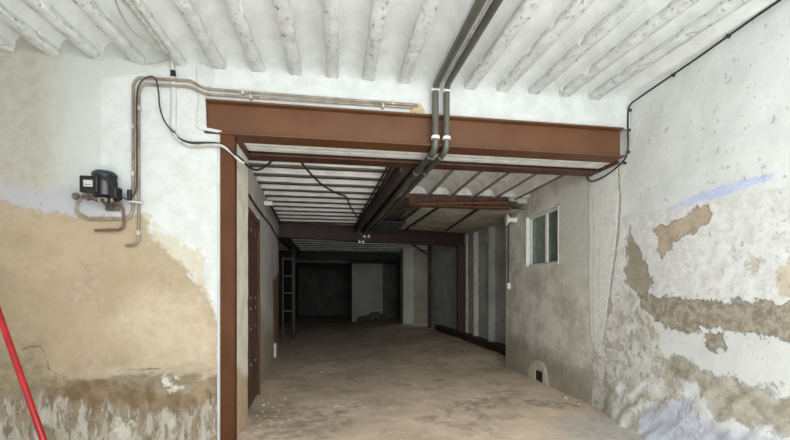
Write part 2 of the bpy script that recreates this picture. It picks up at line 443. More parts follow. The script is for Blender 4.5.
ys = steps(-2.2, 2.0, .15) [:-1] + steps(2.0, 7.3, .03, (WIN[0], WIN[1], NI[0], NI[1], 4.72)); zs = steps(-.05, 4.1, .03, (WIN[2], WIN[3], NI[3], 0))
inh = lambda y, z: (WIN[0] < y < WIN[1] and WIN[2] < z < WIN[3]) or (NI[0] < y < NI[1] and z < NI[3])
core = MB().box(3.62,3.78,-2.2,7.3,0,4.1).box(3.34,3.78,7.29,7.31,0,3.4)
struct(grid('wall_right', ys, zs, right_fn, M['wall_right'], skip=inh, attrs=B, extra=core, flip=True))

# window
wy0, wy1, wz0, wz1 = WIN
win = bpy.data.objects.new('window_1', None); COL.objects.link(win); win.location = (3.34, (wy0+wy1)/2, wz0); struct(win)
m = MB()
d = .13
m.box(3.335,3.345+d,wy1-.001,wy1+.02,wz0,wz1+.02).box(3.335,3.345+d,wy0-.02,wy0+.001,wz0,wz1+.02)
m.box(3.335,3.345+d,wy0-.02,wy1+.02,wz1,wz1+.02).box(3.325,3.345+d,wy0-.02,wy1+.02,wz0-.02,wz0+.001)
obj('reveal', m, plaster('white_reveal', (228,226,216), (212,210,200), scale=6), win)
fx0, fx1 = 3.40, 3.44
m = MB().box(fx0,fx1,wy1-.05,wy1,wz0,wz1).box(fx0,fx1,wy0,wy0+.03,wz0,wz1).box(fx0,fx1,wy0,wy1,wz0,wz0+.04).box(fx0,fx1,wy0,wy1,wz1-.04,wz1)
obj('frame', m, M['frame_white'], win, bevel=.004)
ym = on_x(547, 235, 3.41).y
obj('mullion', MB().box(fx0-.012,fx1,ym-.028,ym+.028,wz0+.04,wz1-.04), M['frame_white'], win, bevel=.004)
obj('pane', MB().box(3.425,3.431,ym,wy1-.05,wz0+.04,wz1-.04), M['glass'], win)
obj('pane', MB().box(3.425,3.431,wy0+.03,ym,wz0+.04,wz1-.04), M['shade'], win)

# drain niche at the foot of the concrete wall
ni = thing('wall_vent', 'small square hole with rough cream plaster rim at foot of concrete wall', 'vent', (3.33,(NI[0]+NI[1])/2,0))
rim = [rw([p])[0] for p in [(530,383),(530.5,368),(533,363),(537,361),(541,363),(545,368),(547.5,386)]]
hole = [(NI[1],rim[0][1]),(NI[1],NI[3]),(NI[0],NI[3]),(NI[0],rim[-1][1])]
m = MB()
P = [(3.345,y,max(z,-.03)) for y,z in rim]; H = [(3.345,NI[1],-.03),(3.345,NI[1],NI[3]*.9),(3.345,NI[1],NI[3]),(3.345,(NI[0]+NI[1])/2,NI[3]),(3.345,NI[0],NI[3]),(3.345,NI[0],NI[3]*.9),(3.345,NI[0],-.03)]
for i in range(6):
    m.prism([P[i],P[i+1],H[i+1],H[i]], (-.016,0,0))
obj('plaster_rim', m, plaster('cream_rim', (206,198,180), (186,176,156), scale=12), ni)
obj('cavity', MB().box(3.352,3.36+.14,NI[0]-.002,NI[1]+.002,-.02,NI[3]+.002), M['dark_void'], ni)

# ------------------------------------------------------------------ floor
def raise_(x, y):
    return (.12*sst(y,7.2,8.6) + .08*sst(y,8.6,10.8) + .08*sst(y,10.8,13.5))*sst(x,.2,2.8)
def floor_fn(x, y):
    return (x, y, raise_(x, y) + .008*fbm(x, y, 0, .9) + .003*fbm(x, y, 5, 4) - .004)
def fl(pts): return [(lambda q: (q.x, q.y))(on_z(u, v, 0.0)) for u, v in pts]
FA = {
 'pale': [fl([(383,372),(396,368),(398,374),(388,378)])],
 'warm': [fl([(390,380),(520,372),(590,404),(640,446),(470,446),(400,420)])],
 'streak': [fl([(480,392),(540,384),(545,388),(500,396),(440,414),(430,410)]), fl([(236,440),(250,424),(300,412),(360,402),(362,406),(300,418),(256,436)])],
 'stain': [fl([(470,398),(515,396),(508,406),(450,416),(430,414)]), fl([(250,412),(330,404),(352,420),(330,440),(250,440)]), fl([(520,398),(585,402),(575,410),(540,406)])],
 'cool': [fl([(560,420),(610,412),(680,446),(560,446)])],
}
M['floor'] = plaster('worn_concrete_floor', (184,165,145), (158,140,121), [
 dict(attr='warm', a=(198,177,156), b=(176,156,136), w=.3, amp=.8, ns=3, cs=3, op=.8),
 dict(t0=.52, t1=.66, ns=2.1, a=(134,119,102), b=(154,137,118), op=.85),
 dict(t0=.56, t1=.62, ns=6, a=(204,188,168), b=(188,170,150), op=.6),
 dict(attr='cool', a=(172,164,154), b=(152,144,134), w=.2, amp=.5, ns=4),
 dict(attr='stain', a=(122,110,96), b=(144,130,113), w=.08, amp=.5, ns=5, t0=.4, t1=.6, ns2=7, op=.8),
 dict(attr='streak', a=(214,198,176), b=(200,182,160), w=.04, amp=.3, ns=6, t0=.5, t1=.62, ns2=8, op=.6),
 dict(attr='pale', a=(178,160,140), b=(168,150,130), w=.03, amp=.1, ns=8, op=.8),
 dict(t0=.70, t1=.73, ns=22, a=(206,194,176), b=(188,174,154)),
], scale=1.1, chip=dict(t=.70, s=30, c=(110,98,84)), bump=.008, gain=1.25)
fxs = steps(-5,-1.6,.2)[:-1] + steps(-1.6,3.6,.045)[:-1] + steps(3.6,5.2,.2)
fys = steps(-2.6,2.6,.25)[:-1] + steps(2.6,12,.045)[:-1] + steps(12,28,.25)
struct(grid('floor', fxs, fys, floor_fn, M['floor'], attrs=FA))

# ------------------------------------------------------------------ front ceiling: joists with plaster vaults between
SL = .064
def cz(y): return 3.71 - SL*(4.0 - y)
PITCH, X0 = .367, -.054
M['vault'] = plaster('white_vault', (230,232,230), (218,220,217), [dict(t0=.56, t1=.66, ns=5, st=(1,.5,1), a=(204,206,203), b=(214,216,213), op=.5)], scale=4, chip=dict(t=.70, s=22, c=(170,164,152), st=(1,.6,1)), bump=.01, fine=1.4)
M['joist'] = plaster('flaking_joist', (211,213,210), (195,197,193), [dict(t0=.60, t1=.66, ns=26, st=(1,.6,1), a=(180,177,168), b=(192,190,182), h=-.8)], scale=7, chip=dict(t=.615, s=34, c=(112,104,92), st=(1,.55,1)), bump=.012, fine=1.6)
ks = list(range(-13, 10)); prof = []
for k in ks:
    a = X0 + PITCH*k + .055; b = X0 + PITCH*(k+1) - .055
    for i in range(13):
        th = math.pi*(1 - i/12); c = (a+b)/2; r = (b-a)/2
        prof.append((c + r*math.cos(th)*1.0, .035 + .135*math.sin(th)**.8 if 0 < i < 12 else .0))
prof = [p for p in prof if p[0] < 3.16] + [(3.18,.06),(3.3,.05),(3.4,.05),(3.6,.05)]
cy = steps(-2.2, 4.05, .1)
pi_ = list(range(len(prof)))
ceil = grid('ceiling', pi_, cy, lambda i, y: (prof[i][0], y, cz(y) + prof[i][1] + .008*fbm(prof[i][0], y, 0, 2.2)), M['vault'], flip=True,
            extra=MB().add([(-4.9,-2.2,cz(-2.2)+.22),(3.8,-2.2,cz(-2.2)+.22),(3.8,4.5,cz(4.5)+.22),(-4.9,4.5,cz(4.5)+.22),
                            (-4.9,-2.2,cz(-2.2)+.4),(3.8,-2.2,cz(-2.2)+.4),(3.8,4.5,cz(4.5)+.4),(-4.9,4.5,cz(4.5)+.4)],
                           [(3,2,1,0),(4,5,6,7),(0,1,5,4),(1,2,6,5),(2,3,7,6),(3,0,4,7)]))
struct(ceil)
jy = steps(-2.2, 3.995, .06)
for k in ks + [10]:
    xc = X0 + PITCH*k
    if xc > 3.1: continue
    sec = [(-.060,.06),(-.060,.012),(-.052,.0),(.052,.0),(.060,.012),(.060,.06)]
    j = grid('joist', list(range(6)), jy, lambda i, y: (xc + sec[i][0] + .007*fbm(xc+sec[i][0]*5, y, 0, 7), y, cz(y) + sec[i][1] - .012 + .007*fbm(xc, y, i*.4, 8)), M['joist'], parent=ceil, flip=True)

# ------------------------------------------------------------------ lintel beams and post
BT, BB = 3.375, 3.045
bm_ = thing('steel_beam', 'wide brown painted steel beam spanning the top of the passage opening', 'beam', (1.0, 4.0, BB))
obj('web', MB().box(-1.298,3.235,4.02,4.04,BB+.012,BT-.012), M['brown'], bm_)
obj('top_flange', MB().box(-1.272,3.235,3.945,4.17,BT-.018,BT), M['brown'], bm_, bevel=.004)
obj('bottom_flange', MB().box(-1.15,3.245,3.95,4.17,BB,BB+.016), M['brown'], bm_, bevel=.004)
b2 = thing('steel_beam', 'shaded brown steel beam behind the white slatted soffit, on the passage side', 'beam', (1.0, 4.55, BB))
obj('web', MB().box(-1.035,3.33,4.56,4.585,BB+.012,BT), M['brown_shaded'], b2)
obj('bottom_flange', MB().box(-1.035,3.335,4.5,4.7,BB-.004,BB+.014), M['brown_shaded'], b2, bevel=.004)
obj('end_plate', MB().box(3.30,3.335,4.17,4.5,BB-.006,BB+.05), M['brown_shaded'], b2, bevel=.004)
obj('end_plate', MB().box(-1.035,-.985,4.17,4.5,BB-.006,BB+.05), M['brown_shaded'], b2, bevel=.004)
po = thing('steel_post', 'tall brown painted steel post at the left side of the passage opening', 'post', (-1.07, 4.04, 0))
obj('front_flange', MB().box(-1.14,-1.005,3.965,3.985,0,BB), M['brown_post'], po, bevel=.003)
obj('web', MB().box(-1.08,-1.06,3.985,4.08,0,BB), M['brown_post'], po)
obj('rear_flange', MB().box(-1.14,-1.015,4.075,4.09,0,BB), M['brown_post'], po)

# ------------------------------------------------------------------ passage: left wall, door
def lx(y): return -1.12 - .0585*(y - 4.65)
def lw(pts):
    out = []
    for u, v in pts:
        X = -1.2
        for _ in range(12): q = on_x(u, v, X); X = lx(q.y)
        out.append((q.y, q.z))
    return out
LA = {'low': [lw([(246,250),(258,300),(268,330),(279,330),(281,380),(246,420)])],
      'brown': [lw([(273,280),(280,270),(280,340),(274,345)])],
      'pale': [lw([(257,214),(262,216),(266,290),(262,350),(257,330)])]}
M['wall_pl'] = plaster('grey_passage_wall', (206,204,196), (182,179,170), [
 dict(attr='pale', a=(206,204,196), b=(190,187,178), w=.06, amp=.3, ns=4, st=(1,1,.3)),
 dict(attr='low', a=(170,154,130), b=(150,136,114), w=.2, amp=.7, ns=3, st=(1,1,.4), op=.8),
 dict(attr='brown', a=(122,98,74), b=(138,114,88), w=.05, amp=.4, ns=4, st=(1,1,.3)),
], scale=2)
struct(grid('wall_passage_left', steps(4.6,9.44,.06), steps(0,3.3,.06), lambda y, z: (lx(y) + .006*fbm(4, y, z, 2.5), y, z), M['wall_pl'], attrs=LA,
     extra=MB().box(-2.4,-1.42,9.3,9.43,0,3.3)))
dr = bpy.data.objects.new('door_1', None); COL.objects.link(dr); dr.location = (-1.15,5.5,0); struct(dr)
def lbar(y0, y1, z0, z1, d0, d1):
    m = MB(); return m.add([(lx(y0)+d0,y0,z0),(lx(y1)+d0,y1,z0),(lx(y1)+d1,y1,z0),(lx(y0)+d1,y0,z0),(lx(y0)+d0,y0,z1),(lx(y1)+d0,y1,z1),(lx(y1)+d1,y1,z1),(lx(y0)+d1,y0,z1)],
        [(3,2,1,0),(4,5,6,7),(0,1,5,4),(1,2,6,5),(2,3,7,6),(3,0,4,7)])
obj('panel', lbar(4.85,5.85,.02,2.48,.0,.03), M['door'], dr)
fm = lbar(5.82,5.90,.0,2.55,.0,.055); a = lbar(4.8,5.90,2.47,2.55,.0,.05); fm.add(a.v, a.f)
obj('door_frame', fm, M['rust'], dr)
for z in (2.3, 1.42, 1.28, 1.02, .55):
    for yy in (5.2, 5.6):
        obj('stud', MB().lathe((lx(yy)+.03,yy,z), (1,0,0), [(.028,0),(.026,.012),(.012,.02)], 10), M['steel'], dr)
struct(obj('trim_4', lbar(5.91,6.0,1.75,2.62,0,.025), M['frame_white']))
# strip of small things on that wall
tag(obj('outlet_box', lbar(8.35,8.5,.12,.42,.0,.05), M['frame_white'], bevel=.008), 'small white upright plastic box low on the left passage wall', 'box')
q = [on_x(u, v, -1.2) for u, v in ((247,196),(258,211),(270,225),(279,240))]
pts = []
for u, v in ((247.5,195),(253,204),(262,216),(270,226),(279,242)):
    y, z = lw([(u, v)])[0]; pts.append((lx(y)+.02, y, z))
tag(obj('wall_cable', MB().tube(spline(pts), .014, 8), M['cable'], smooth=True), 'black cable sloping along the top of the left passage wall', 'cable')
lamp = thing('tube_holder', 'dark thin rod with white end cap under ceiling at top of left passage wall', 'lamp', (-1.15,6.2,2.9))
y1, z1 = lw([(262.5,203)])[0]; y2, z2 = lw([(277.7,222)])[0]
p1 = Vector((lx(y1)+.11, y1, z1)); p2 = Vector((lx(y2)+.06, y2, z2-.02))
obj('rod', MB().tube([p1, p2], .022, 10), M['black_steel'], lamp, smooth=True)
obj('end_cap', MB().tube([p1 + Vector((-.085,0,0)), p1 + Vector((.05,0,0))], .04, 12), M['bulb'], lamp, smooth=True)
obj('bracket', MB().box(lx(y2)+.012,lx(y2)+.08,y2-.03,y2,z2-.05,z2), M['black_steel'], lamp)

# ------------------------------------------------------------------ passage ceilings
M['slat'] = plaster('white_rib_ceiling', (236,234,228), (214,212,204), scale=4, chip=dict(t=.72, s=9, c=(150,142,128)))
M['rib_grey'] = plaster('shaded_grey_rib', (128,125,115), (108,105,96), scale=5)  # darker grey paints shade onto the rib undersides; right bay joists share it
M['grey_vault'] = plaster('grey_vault_ceiling', (220,219,214), (192,190,184), scale=3, chip=dict(t=.7, s=7, c=(120,112,102)))
def cross_vault(name, x0, x1, ya, yb, pitch, z, rib, rise, mat, y_first):
    """ribs running along X, hollow vaults between"""
    pr = []; y = y_first
    while y < yb:
        if y > ya - pitch:
            pr += [(y - rib/2, 0), (y + rib/2, 0)]
            g0, g1 = y + rib/2, y + pitch - rib/2
            for i in range(0, 9):
                th = math.pi*(1 - i/8); pr.append(((g0+g1)/2 + (g1-g0)/2*math.cos(th), .035 + rise*math.sin(th)**.35))
        y += pitch
    pr = [p for p in pr if ya <= p[0] <= yb]
    return grid(name, list(range(len(pr))), steps(x0, x1, .15), lambda i, x: (x, pr[i][0], z + pr[i][1] + .006*fbm(x, pr[i][0], 1, 3)), mat,
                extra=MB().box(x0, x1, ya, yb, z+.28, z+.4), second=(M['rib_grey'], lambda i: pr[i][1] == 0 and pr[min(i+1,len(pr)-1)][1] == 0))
struct(cross_vault('ceiling_passage_left', -2.4, 1.0, 4.66, 9.6, .41, 3.17, .17, .14, M['slat'], 4.86))
# right bay: ribs running away from the camera
pr = []; x = .72
while x < 4.3:
    pr += [(x-.035,-.03),(x+.035,-.03)]
    for i in range(1, 10):
        th = math.pi*(1 - i/10); pr.append((x+.2+.17*math.cos(th), .02+.10*math.sin(th)))
    x += .4
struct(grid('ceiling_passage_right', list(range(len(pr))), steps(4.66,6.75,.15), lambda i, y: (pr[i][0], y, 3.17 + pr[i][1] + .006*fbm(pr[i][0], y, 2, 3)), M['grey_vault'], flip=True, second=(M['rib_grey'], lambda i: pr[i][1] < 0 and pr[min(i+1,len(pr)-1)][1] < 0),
     extra=MB().box(.7,4.3,4.66,6.75,3.4,3.5)))
M['white_end'] = plaster('white_vault_end', (224,222,214), (190,186,176), scale=9)
m = MB()
for k in range(8):
    xx = .92 + .4*k
    m.prism([(xx + .17*math.cos(t_), 6.36, 3.17 + .125*math.sin(t_)) for t_ in [math.pi*i/10 for i in range(11)]], (0,.3,0))
struct(obj('trim_5', m, M['white_end']))

# crossing beam
def xline(x): return 9.46 + .2177*(x + 1.4)
def beam_i(name_parent, p, q, z0, z1, w, mat, tf=.02):
    p, q = Vector(p), Vector(q)
    zc = (z0+z1)/2
    obj('web', MB().bar((p.x,p.y,zc),(q.x,q.y,zc), .02, z1-z0-.01), mat, name_parent)
    obj('top_flange', MB().bar((p.x,p.y,z1-tf/2),(q.x,q.y,z1-tf/2), w, tf), mat, name_parent)
    obj('bottom_flange', MB().bar((p.x,p.y,z0+tf/2),(q.x,q.y,z0+tf/2), w, tf), mat, name_parent)
cb = thing('steel_beam', 'dark brown steel beam crossing the passage ceiling at mid depth', 'beam', (1,10,2.8))
beam_i(cb, (-2.3,xline(-2.3),0), (3.55,xline(3.55),0), 2.80, 3.165, .16, M['brown_dark'])

# lengthwise channel
p, q = Vector((.88,4.72,0)), Vector((.52,9.7,0))
cbm = thing('steel_beam', 'dark steel channel running lengthwise under the passage ceiling beside the two pipes', 'beam', (.65,7,3.0))
off = Vector((.105,.007,0))
obj('left_flange', MB().bar((p-off)+Vector((0,0,3.08)), (q-off)+Vector((0,0,3.08)), .03, .18), M['brown_dark'], cbm)
obj('right_flange', MB().bar((p+off)+Vector((0,0,3.08)), (q+off)+Vector((0,0,3.08)), .03, .18), M['black_steel'], cbm)
obj('web', MB().bar(p+Vector((0,0,3.12)), q+Vector((0,0,3.12)), .19, .02), M['dull_plate'], cbm)

# header and low sloping panel on the right
hd = thing('angle_beam', 'rusty brown angle beam along the front edge of the low ceiling panel', 'beam', (2.3,6.4,2.95))
xa, xb = on_z(412, 195.5, 3.17), on_z(508, 198, 3.17)
obj('upright_leg', MB().box(1.19,2.98,6.40,6.42,2.96,3.165), M['rust_light'], hd)
obj('flat_leg', MB().box(1.19,2.98,6.28,6.42,2.945,2.965), M['rust'], hd)
rod = [on_y(u, v, 6.22) for u, v in ((517,202.5),(470,203),(415,204))]
rod += [on_z(u, v, 3.0) for u, v in ((404,208),(392,213),(386,214))]
tag(obj('thin_pipe', MB().tube(fillet(rod, .1), .022, 10), M['rust'], smooth=True), 'thin brown pipe along the rusty angle beam, bent towards the channel', 'pipe')
M['lowpanel'] = plaster('stained_low_panel', (190,187,170), (150,146,130), scale=2.4, chip=dict(t=.66, s=4, c=(92,86,74), st=(.5,1,1)))
pz = lambda y: 2.97 + (y - 6.42)*.2/3.9
def lp(x, y): return (x, y, pz(y) + .008*fbm(x, y, 7, 1.8))
low = struct(grid('ceiling_low', steps(1.45,4.3,.08), steps(6.42,10.75,.08), lp, M['lowpanel'], skip=lambda x, y: y > xline(x) + .0, flip=True,
      extra=MB().add([(1.45,6.44,3.08),(4.3,6.44,3.08),(4.3,10.6,3.3),(1.45,10.1,3.3),(1.45,6.44,3.2),(4.3,6.44,3.2),(4.3,10.6,3.42),(1.45,10.1,3.42)],
                     [(3,2,1,0),(4,5,6,7),(0,1,5,4),(1,2,6,5),(2,3,7,6),(3,0,4,7)])))
for (u0, v0, u1, v1) in ((436,209,406,229), (476,210,446,231)):
    a_, b_ = on_z(u0, v0, 2.96), on_z(u1, v1, 3.13)
    obj('tee_bar', MB().bar((a_.x, 6.44, 2.955), (b_.x, min(b_.y, xline(b_.x)-.1), pz(min(b_.y, xline(b_.x)-.1))-.012), .05, .03), M['black_steel'], low)
# dark open slats between the channel and the low panel
sl = thing('metal_grille', 'dark slatted metal grille beside the pipes just before the crossing beam', 'grille', (1.1,9,3.1))
for k in range(5):
    yk = 8.3 + .3*k
    obj('slat', MB().box(.9,1.47,yk,yk+.08,3.0,3.05), M['black_steel'], sl)
for xk in (.9, 1.43):
    obj('rail', MB().box(xk,xk+.04,8.25,9.65,3.05,3.09), M['black_steel'], sl)
struct(obj('ceiling_gap', MB().box(.7,1.5,6.42,10.1,3.24,3.3), M['dull_plate']))

# lamp holder on the end of the concrete wall
e = on_x(516, 220, 3.34)
lh = thing('lamp_holder', 'white ceramic lamp holder with round face sticking out of the concrete wall', 'lamp', e)
axis = Vector((-1,.15,0.03))
obj('socket', MB().lathe(e, axis, [(.055,-.02),(.055,.05),(.045,.06),(.052,.08),(.045,.10),(.052,.12),(.045,.15)], 18), M['bulb'], lh, smooth=True)
obj('face_plate', MB().lathe(e + axis*.15, axis, [(.05,0),(.11,.012),(.11,.035),(.06,.05)], 24), M['bulb'], lh, smooth=True)
# cable and pull switch
c0 = on_x(509, 200, 3.31); c1 = on_x(508, 284, 3.31)
tag(obj('wall_cable', MB().tube(spline([on_x(551,174,3.315), on_x(532,185,3.315), on_x(516,194,3.315), on_x(510.5,200,3.315), on_x(508.8,215,3.315), on_x(508.3,250,3.315), on_x(508.2,284,3.315)], 6), .014, 8), M['cable'], smooth=True),
    'black cable down the far edge of the concrete wall to a small white switch', 'cable')
sw = on_x(508.4, 286, 3.31)
tag(obj('light_switch', MB().box(3.275,3.335,sw.y-.05,sw.y+.05,sw.z-.06,sw.z+.06), M['bulb'], bevel=.012), 'tiny white switch hanging at the end of the black cable on concrete wall', 'switch')

# ------------------------------------------------------------------ recess on the right behind the concrete wall
def cxk(y): return 3.72 - .121*(y - 7.7)
kb = thing('kerb_rail', 'low dark brown kerb rail running along the foot of the recess wall', 'rail', (3.5,10,0))
m = MB()
yk = steps(7.32, 12.3, .4)
for a_, b_ in zip(yk, yk[1:]):
    pa, pb = (cxk(a_), a_), (cxk(b_), b_)
    za, zb = raise_(*pa), raise_(*pb)
    m.add([(pa[0],a_,za-.02),(pb[0],b_,zb-.02),(pb[0]+.3,b_,zb-.02),(pa[0]+.3,a_,za-.02),(pa[0],a_,za+.17),(pb[0],b_,zb+.17),(pb[0]+.3,b_,zb+.17),(pa[0]+.3,a_,za+.17)],
          [(4,5,6,7),(0,1,5,4),(1,2,6,5),(2,3,7,6),(3,0,4,7)])
obj('body', m, M['brown_dark'], kb)
m = MB()
for a_, b_ in zip(yk, yk[1:]):
    m.bar((cxk(a_)+.01,a_,raise_(cxk(a_),a_)+.175), (cxk(b_)+.01,b_,raise_(cxk(b_),b_)+.175), .05, .02)
obj('lip', m, M['rust'], kb)
M['recess'] = plaster('grey_recess_wall', (178,178,172), (152,152,146), scale=1.6)
def rcx(y): return cxk(y) + .2
struct(grid('wall_recess', steps(7.25,13.4,.08), steps(0,3.6,.1), lambda y, z: (rcx(y) + .01*fbm(1,y,z,1.2), y, z), M['recess'], flip=True))
struct(obj('wall_recess_end', MB().box(3.62,4.4,7.31,7.36,0,3.4), M['recess']))
M['pilaster'] = plaster('pale_pilaster', (196,192,180), (176,172,160), scale=5)
def on_recess(u):
    X = 3.6
    for _ in range(12): q = on_x(u, 290, X); X = rcx(q.y)
    return q.y
for i, (u, r) in enumerate(((476.5,.11),(467,.05),(492.5,.13))):
    y_ = on_recess(u); 
    struct(obj('trim_%d' % (6+i), MB().tube([(rcx(y_)+.01,y_,.1),(rcx(y_)+.01,y_,3.1)], r, 14), M['pilaster'] if i < 2 else M['recess'], smooth=True))
# arch over the niche
ya, yb_ = on_recess(489), on_recess(479)
ar = [(rcx((ya+yb_)/2)-.0, (ya+yb_)/2 + (yb_-ya)/2*math.cos(math.pi*i/10), 2.75 + .28*math.sin(math.pi*i/10)) for i in range(11)]
struct(obj('trim_9', MB().tube(ar, .04, 8), M['recess'], smooth=True))
y_ = on_recess(462)
ps = thing('steel_post', 'dark brown steel post on the kerb rail carrying the crossing beam', 'post', (rcx(10.5)-.1,10.5,.3))
px = cxk(10.5)+.06
obj('shaft', MB().box(px-.1,px+.1,10.44,10.56,.37,2.795), M['brown_dark'], ps, bevel=.005)
obj('head_plate', MB().box(px-.13,px+.13,10.4,10.6,2.775,2.795), M['brown_dark'], ps)
p2_ = thing('steel_post', 'slender dark steel post at the far end of the kerb rail', 'post', (3.16,12.9,.3))
px = 3.12
obj('shaft', MB().box(px-.055,px+.055,12.85,12.96,.22,3.15), M['brown_dark'], p2_)
obj('brace', MB().bar((px,12.9,2.75), (px-.6,12.9,3.12), .05, .05), M['black_steel'], p2_)

# ------------------------------------------------------------------ far hall
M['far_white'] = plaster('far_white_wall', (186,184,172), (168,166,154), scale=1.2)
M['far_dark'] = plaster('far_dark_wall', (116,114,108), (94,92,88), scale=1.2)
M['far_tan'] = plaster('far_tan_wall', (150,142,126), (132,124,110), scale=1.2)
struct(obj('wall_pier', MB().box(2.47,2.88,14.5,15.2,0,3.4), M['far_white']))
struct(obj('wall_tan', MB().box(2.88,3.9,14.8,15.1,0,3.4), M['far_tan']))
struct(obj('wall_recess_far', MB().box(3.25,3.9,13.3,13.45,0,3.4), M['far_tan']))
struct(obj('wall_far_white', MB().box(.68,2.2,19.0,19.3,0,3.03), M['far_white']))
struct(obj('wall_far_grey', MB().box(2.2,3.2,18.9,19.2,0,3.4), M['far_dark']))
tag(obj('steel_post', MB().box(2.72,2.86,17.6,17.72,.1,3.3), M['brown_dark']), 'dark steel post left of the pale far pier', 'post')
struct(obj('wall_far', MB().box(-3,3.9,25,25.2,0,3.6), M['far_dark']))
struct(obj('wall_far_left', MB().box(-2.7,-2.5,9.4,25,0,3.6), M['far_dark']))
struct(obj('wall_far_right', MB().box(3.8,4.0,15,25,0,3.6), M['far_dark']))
struct(cross_vault('ceiling_far', -2.7, 4.2, 9.65, 25, .6, 3.17, .3, .1, M['grey_vault'], 9.9))
for i, (yb, lab) in enumerate(((16.2,'dark steel beam across the hall beyond the crossing beam'), (22.5,'dark steel beam far down the hall near the pale end wall'))):
    bb = thing('steel_beam', lab, 'beam', (0,yb,2.9)); beam_i(bb, (-2.5,yb,0), (2.5 if i == 0 else 3.75,yb,0), 2.86, 3.165, .18, M['black_steel'])
tag(obj('steel_beam', MB().box(.55,3.2,18.7,18.9,2.9,3.17), M['brown_dark']), 'dark lintel beam above the pale far wall panel', 'beam')
lb = thing('steel_beam', 'dark beam running lengthwise along the left of the far hall ceiling', 'beam', (-1.3,12,3.0))
beam_i(lb, (-1.55,9.7,0), (-1.55,16.0,0), 2.92, 3.165, .14, M['black_steel'])
tag(obj('steel_post', MB().box(-1.47,-1.35,12.6,12.72,0,2.9), M['black_steel']), 'dark slim post right of the ladder-like rack', 'post')
# ladder-like rack
rk = thing('shelving_rack', 'dark ladder-like metal rack standing behind the left passage wall', 'rack', (-1.9,13,0))
xl, xr = on_y(283, 290, 12.5).x, on_y(293.7, 290, 12.5).x
for xx in (xl, xr):
    obj('upright', MB().box(xx-.02,xx+.02,12.48,12.52,0,2.6), M['dull_plate'], rk)
for v in (259, 276, 293, 311):
    zz = on_y(288, v, 12.5).z
    obj('rung', MB().box(xl+.02,xr-.02,12.48,12.52,zz-.02,zz+.02), M['dull_plate'], rk)
# rubble
m = MB()
random.seed(3)
for k in range(60):
    x_ = random.uniform(.8,2.6); r_ = random.uniform(.06,.17); y_ = random.uniform(18.1,18.85)
    hgt = max(0,.42 - abs(x_-1.6)*.35) * random.random(); c_ = Vector((x_,y_,raise_(x_,y_)+hgt*.8))
    vs = [c_ + Vector((a,b,c)).normalized()*r_*random.uniform(.7,1.2) for a in (-1,1) for b in (-1,1) for c in (-1,1)]
    m.add(vs, [(0,1,3,2),(4,6,7,5),(0,4,5,1),(2,3,7,6),(0,2,6,4),(1,5,7,3)])
r_ = obj('rubble_heap', m, M['rubble']); r_['kind'] = 'stuff'; r_['label'] = 'low heap of rubble against the pale far wall'; r_['category'] = 'rubble'

# ------------------------------------------------------------------ two drain pipes
def drain(x, xe, r, label, seed):
    th = thing('drain_pipe', label, 'pipe', (x,3.9,3.0), 'twin dark pipes over the lintel')
    yw = 3.90
    path = [(x,-1.5,cz(-1.5)-r-.012), (x,yw-.02,cz(yw)-r-.012), (x,yw,3.5), (x,yw,3.02), (x,4.05,3.0), (xe,9.7,2.985)]
    path[1] = (x, yw, cz(yw)-r-.012)
    pts = [path[0], path[1], path[3], path[5]]
    pts = [Vector(path[0]), Vector(path[1]), Vector((x,yw,2.985)), Vector(path[5])]
    obj('tube', MB().tube(fillet(pts, .1, 8), r, 16), M['pipe_plastic'], th, smooth=True)
    for z in (3.60, 3.105):
        obj('collar', MB().lathe((x,yw,z-.012), (0,0,1), [(r+.002,0),(r+.009,.004),(r+.009,.03),(r+.002,.034)], 16), M['collar'], th, smooth=True)
    d_ = (pts[3]-pts[2]).normalized()
    for tt in (.17, .75):
        c_ = pts[2] + d_*tt
        obj('coupling', MB().lathe(c_, d_, [(r+.002,0),(r+.008,.004),(r+.008,.022),(r+.002,.026)], 16), M['pipe_plastic'], th, smooth=True)
    return th
drain(1.005, .66, .036, 'left one of two dark pipes running over the ceiling and lintel', 0)
drain(1.125, .76, .033, 'right one of two dark pipes running over the ceiling and lintel', 1)

# ------------------------------------------------------------------ copper pipes on the left wall
W = D - .035
def wp(u, v, d=W): return on_y(u, v, d)
def clip(par, u, v):
    c = wp(u, v); obj('clip', MB().box(c.x-.012,c.x+.012,c.y-.02,D-.0,c.z-.022,c.z+.022), M['cable_white'], par, bevel=.004)
cp = thing('copper_pipe', 'upper long copper pipe from the compressor to the wall above the lintel', 'pipe', wp(134,180))
pts = [wp(113,201,W-.03), wp(104,197,W-.03), wp(82,197,W-.02), wp(77,203), wp(76,212), wp(85,219), wp(128,219), wp(133,212), wp(133.3,84), wp(138,77.5), wp(191,81), wp(199,86), wp(207,89), wp(250,92.5), wp(330,98.5), wp(416,105), on_y(418,107,D+.03)]
obj('tube', MB().tube(fillet(pts[2:], .045, 6), .0125, 10), M['copper'], cp, smooth=True)
for u, v in ((133.2,126.5),(133.2,174),(243,92),(393,103)): clip(cp, u, v)
cp2 = thing('copper_pipe', 'lower long copper pipe with hooked bottom end beside the compressor', 'pipe', wp(139,180))
pts = [wp(125.6,245.5), wp(136,245), wp(138.8,240), wp(138.8,92), wp(143,84), wp(191,87), wp(199,91.5), wp(207,94.5), wp(250,97), wp(330,102.5), wp(411,107.5), on_y(413,109,D+.03)]
obj('tube', MB().tube(fillet(pts, .045, 6), .0125, 10), M['copper'], cp2, smooth=True)
for u, v in ((138.8,108),(138.8,233),(251,97.2),(383,106)): clip(cp2, u, v)
cp3 = thing('copper_pipe', 'short brown copper pipe bent under the compressor with an open end', 'pipe', wp(120,220))
pts = [wp(110,203,W-.05), wp(119,202.5,W-.03), wp(123,208,W-.02), wp(124,226,W-.02), wp(120.5,230,W-.02), wp(94.6,230.5,W-.02)]
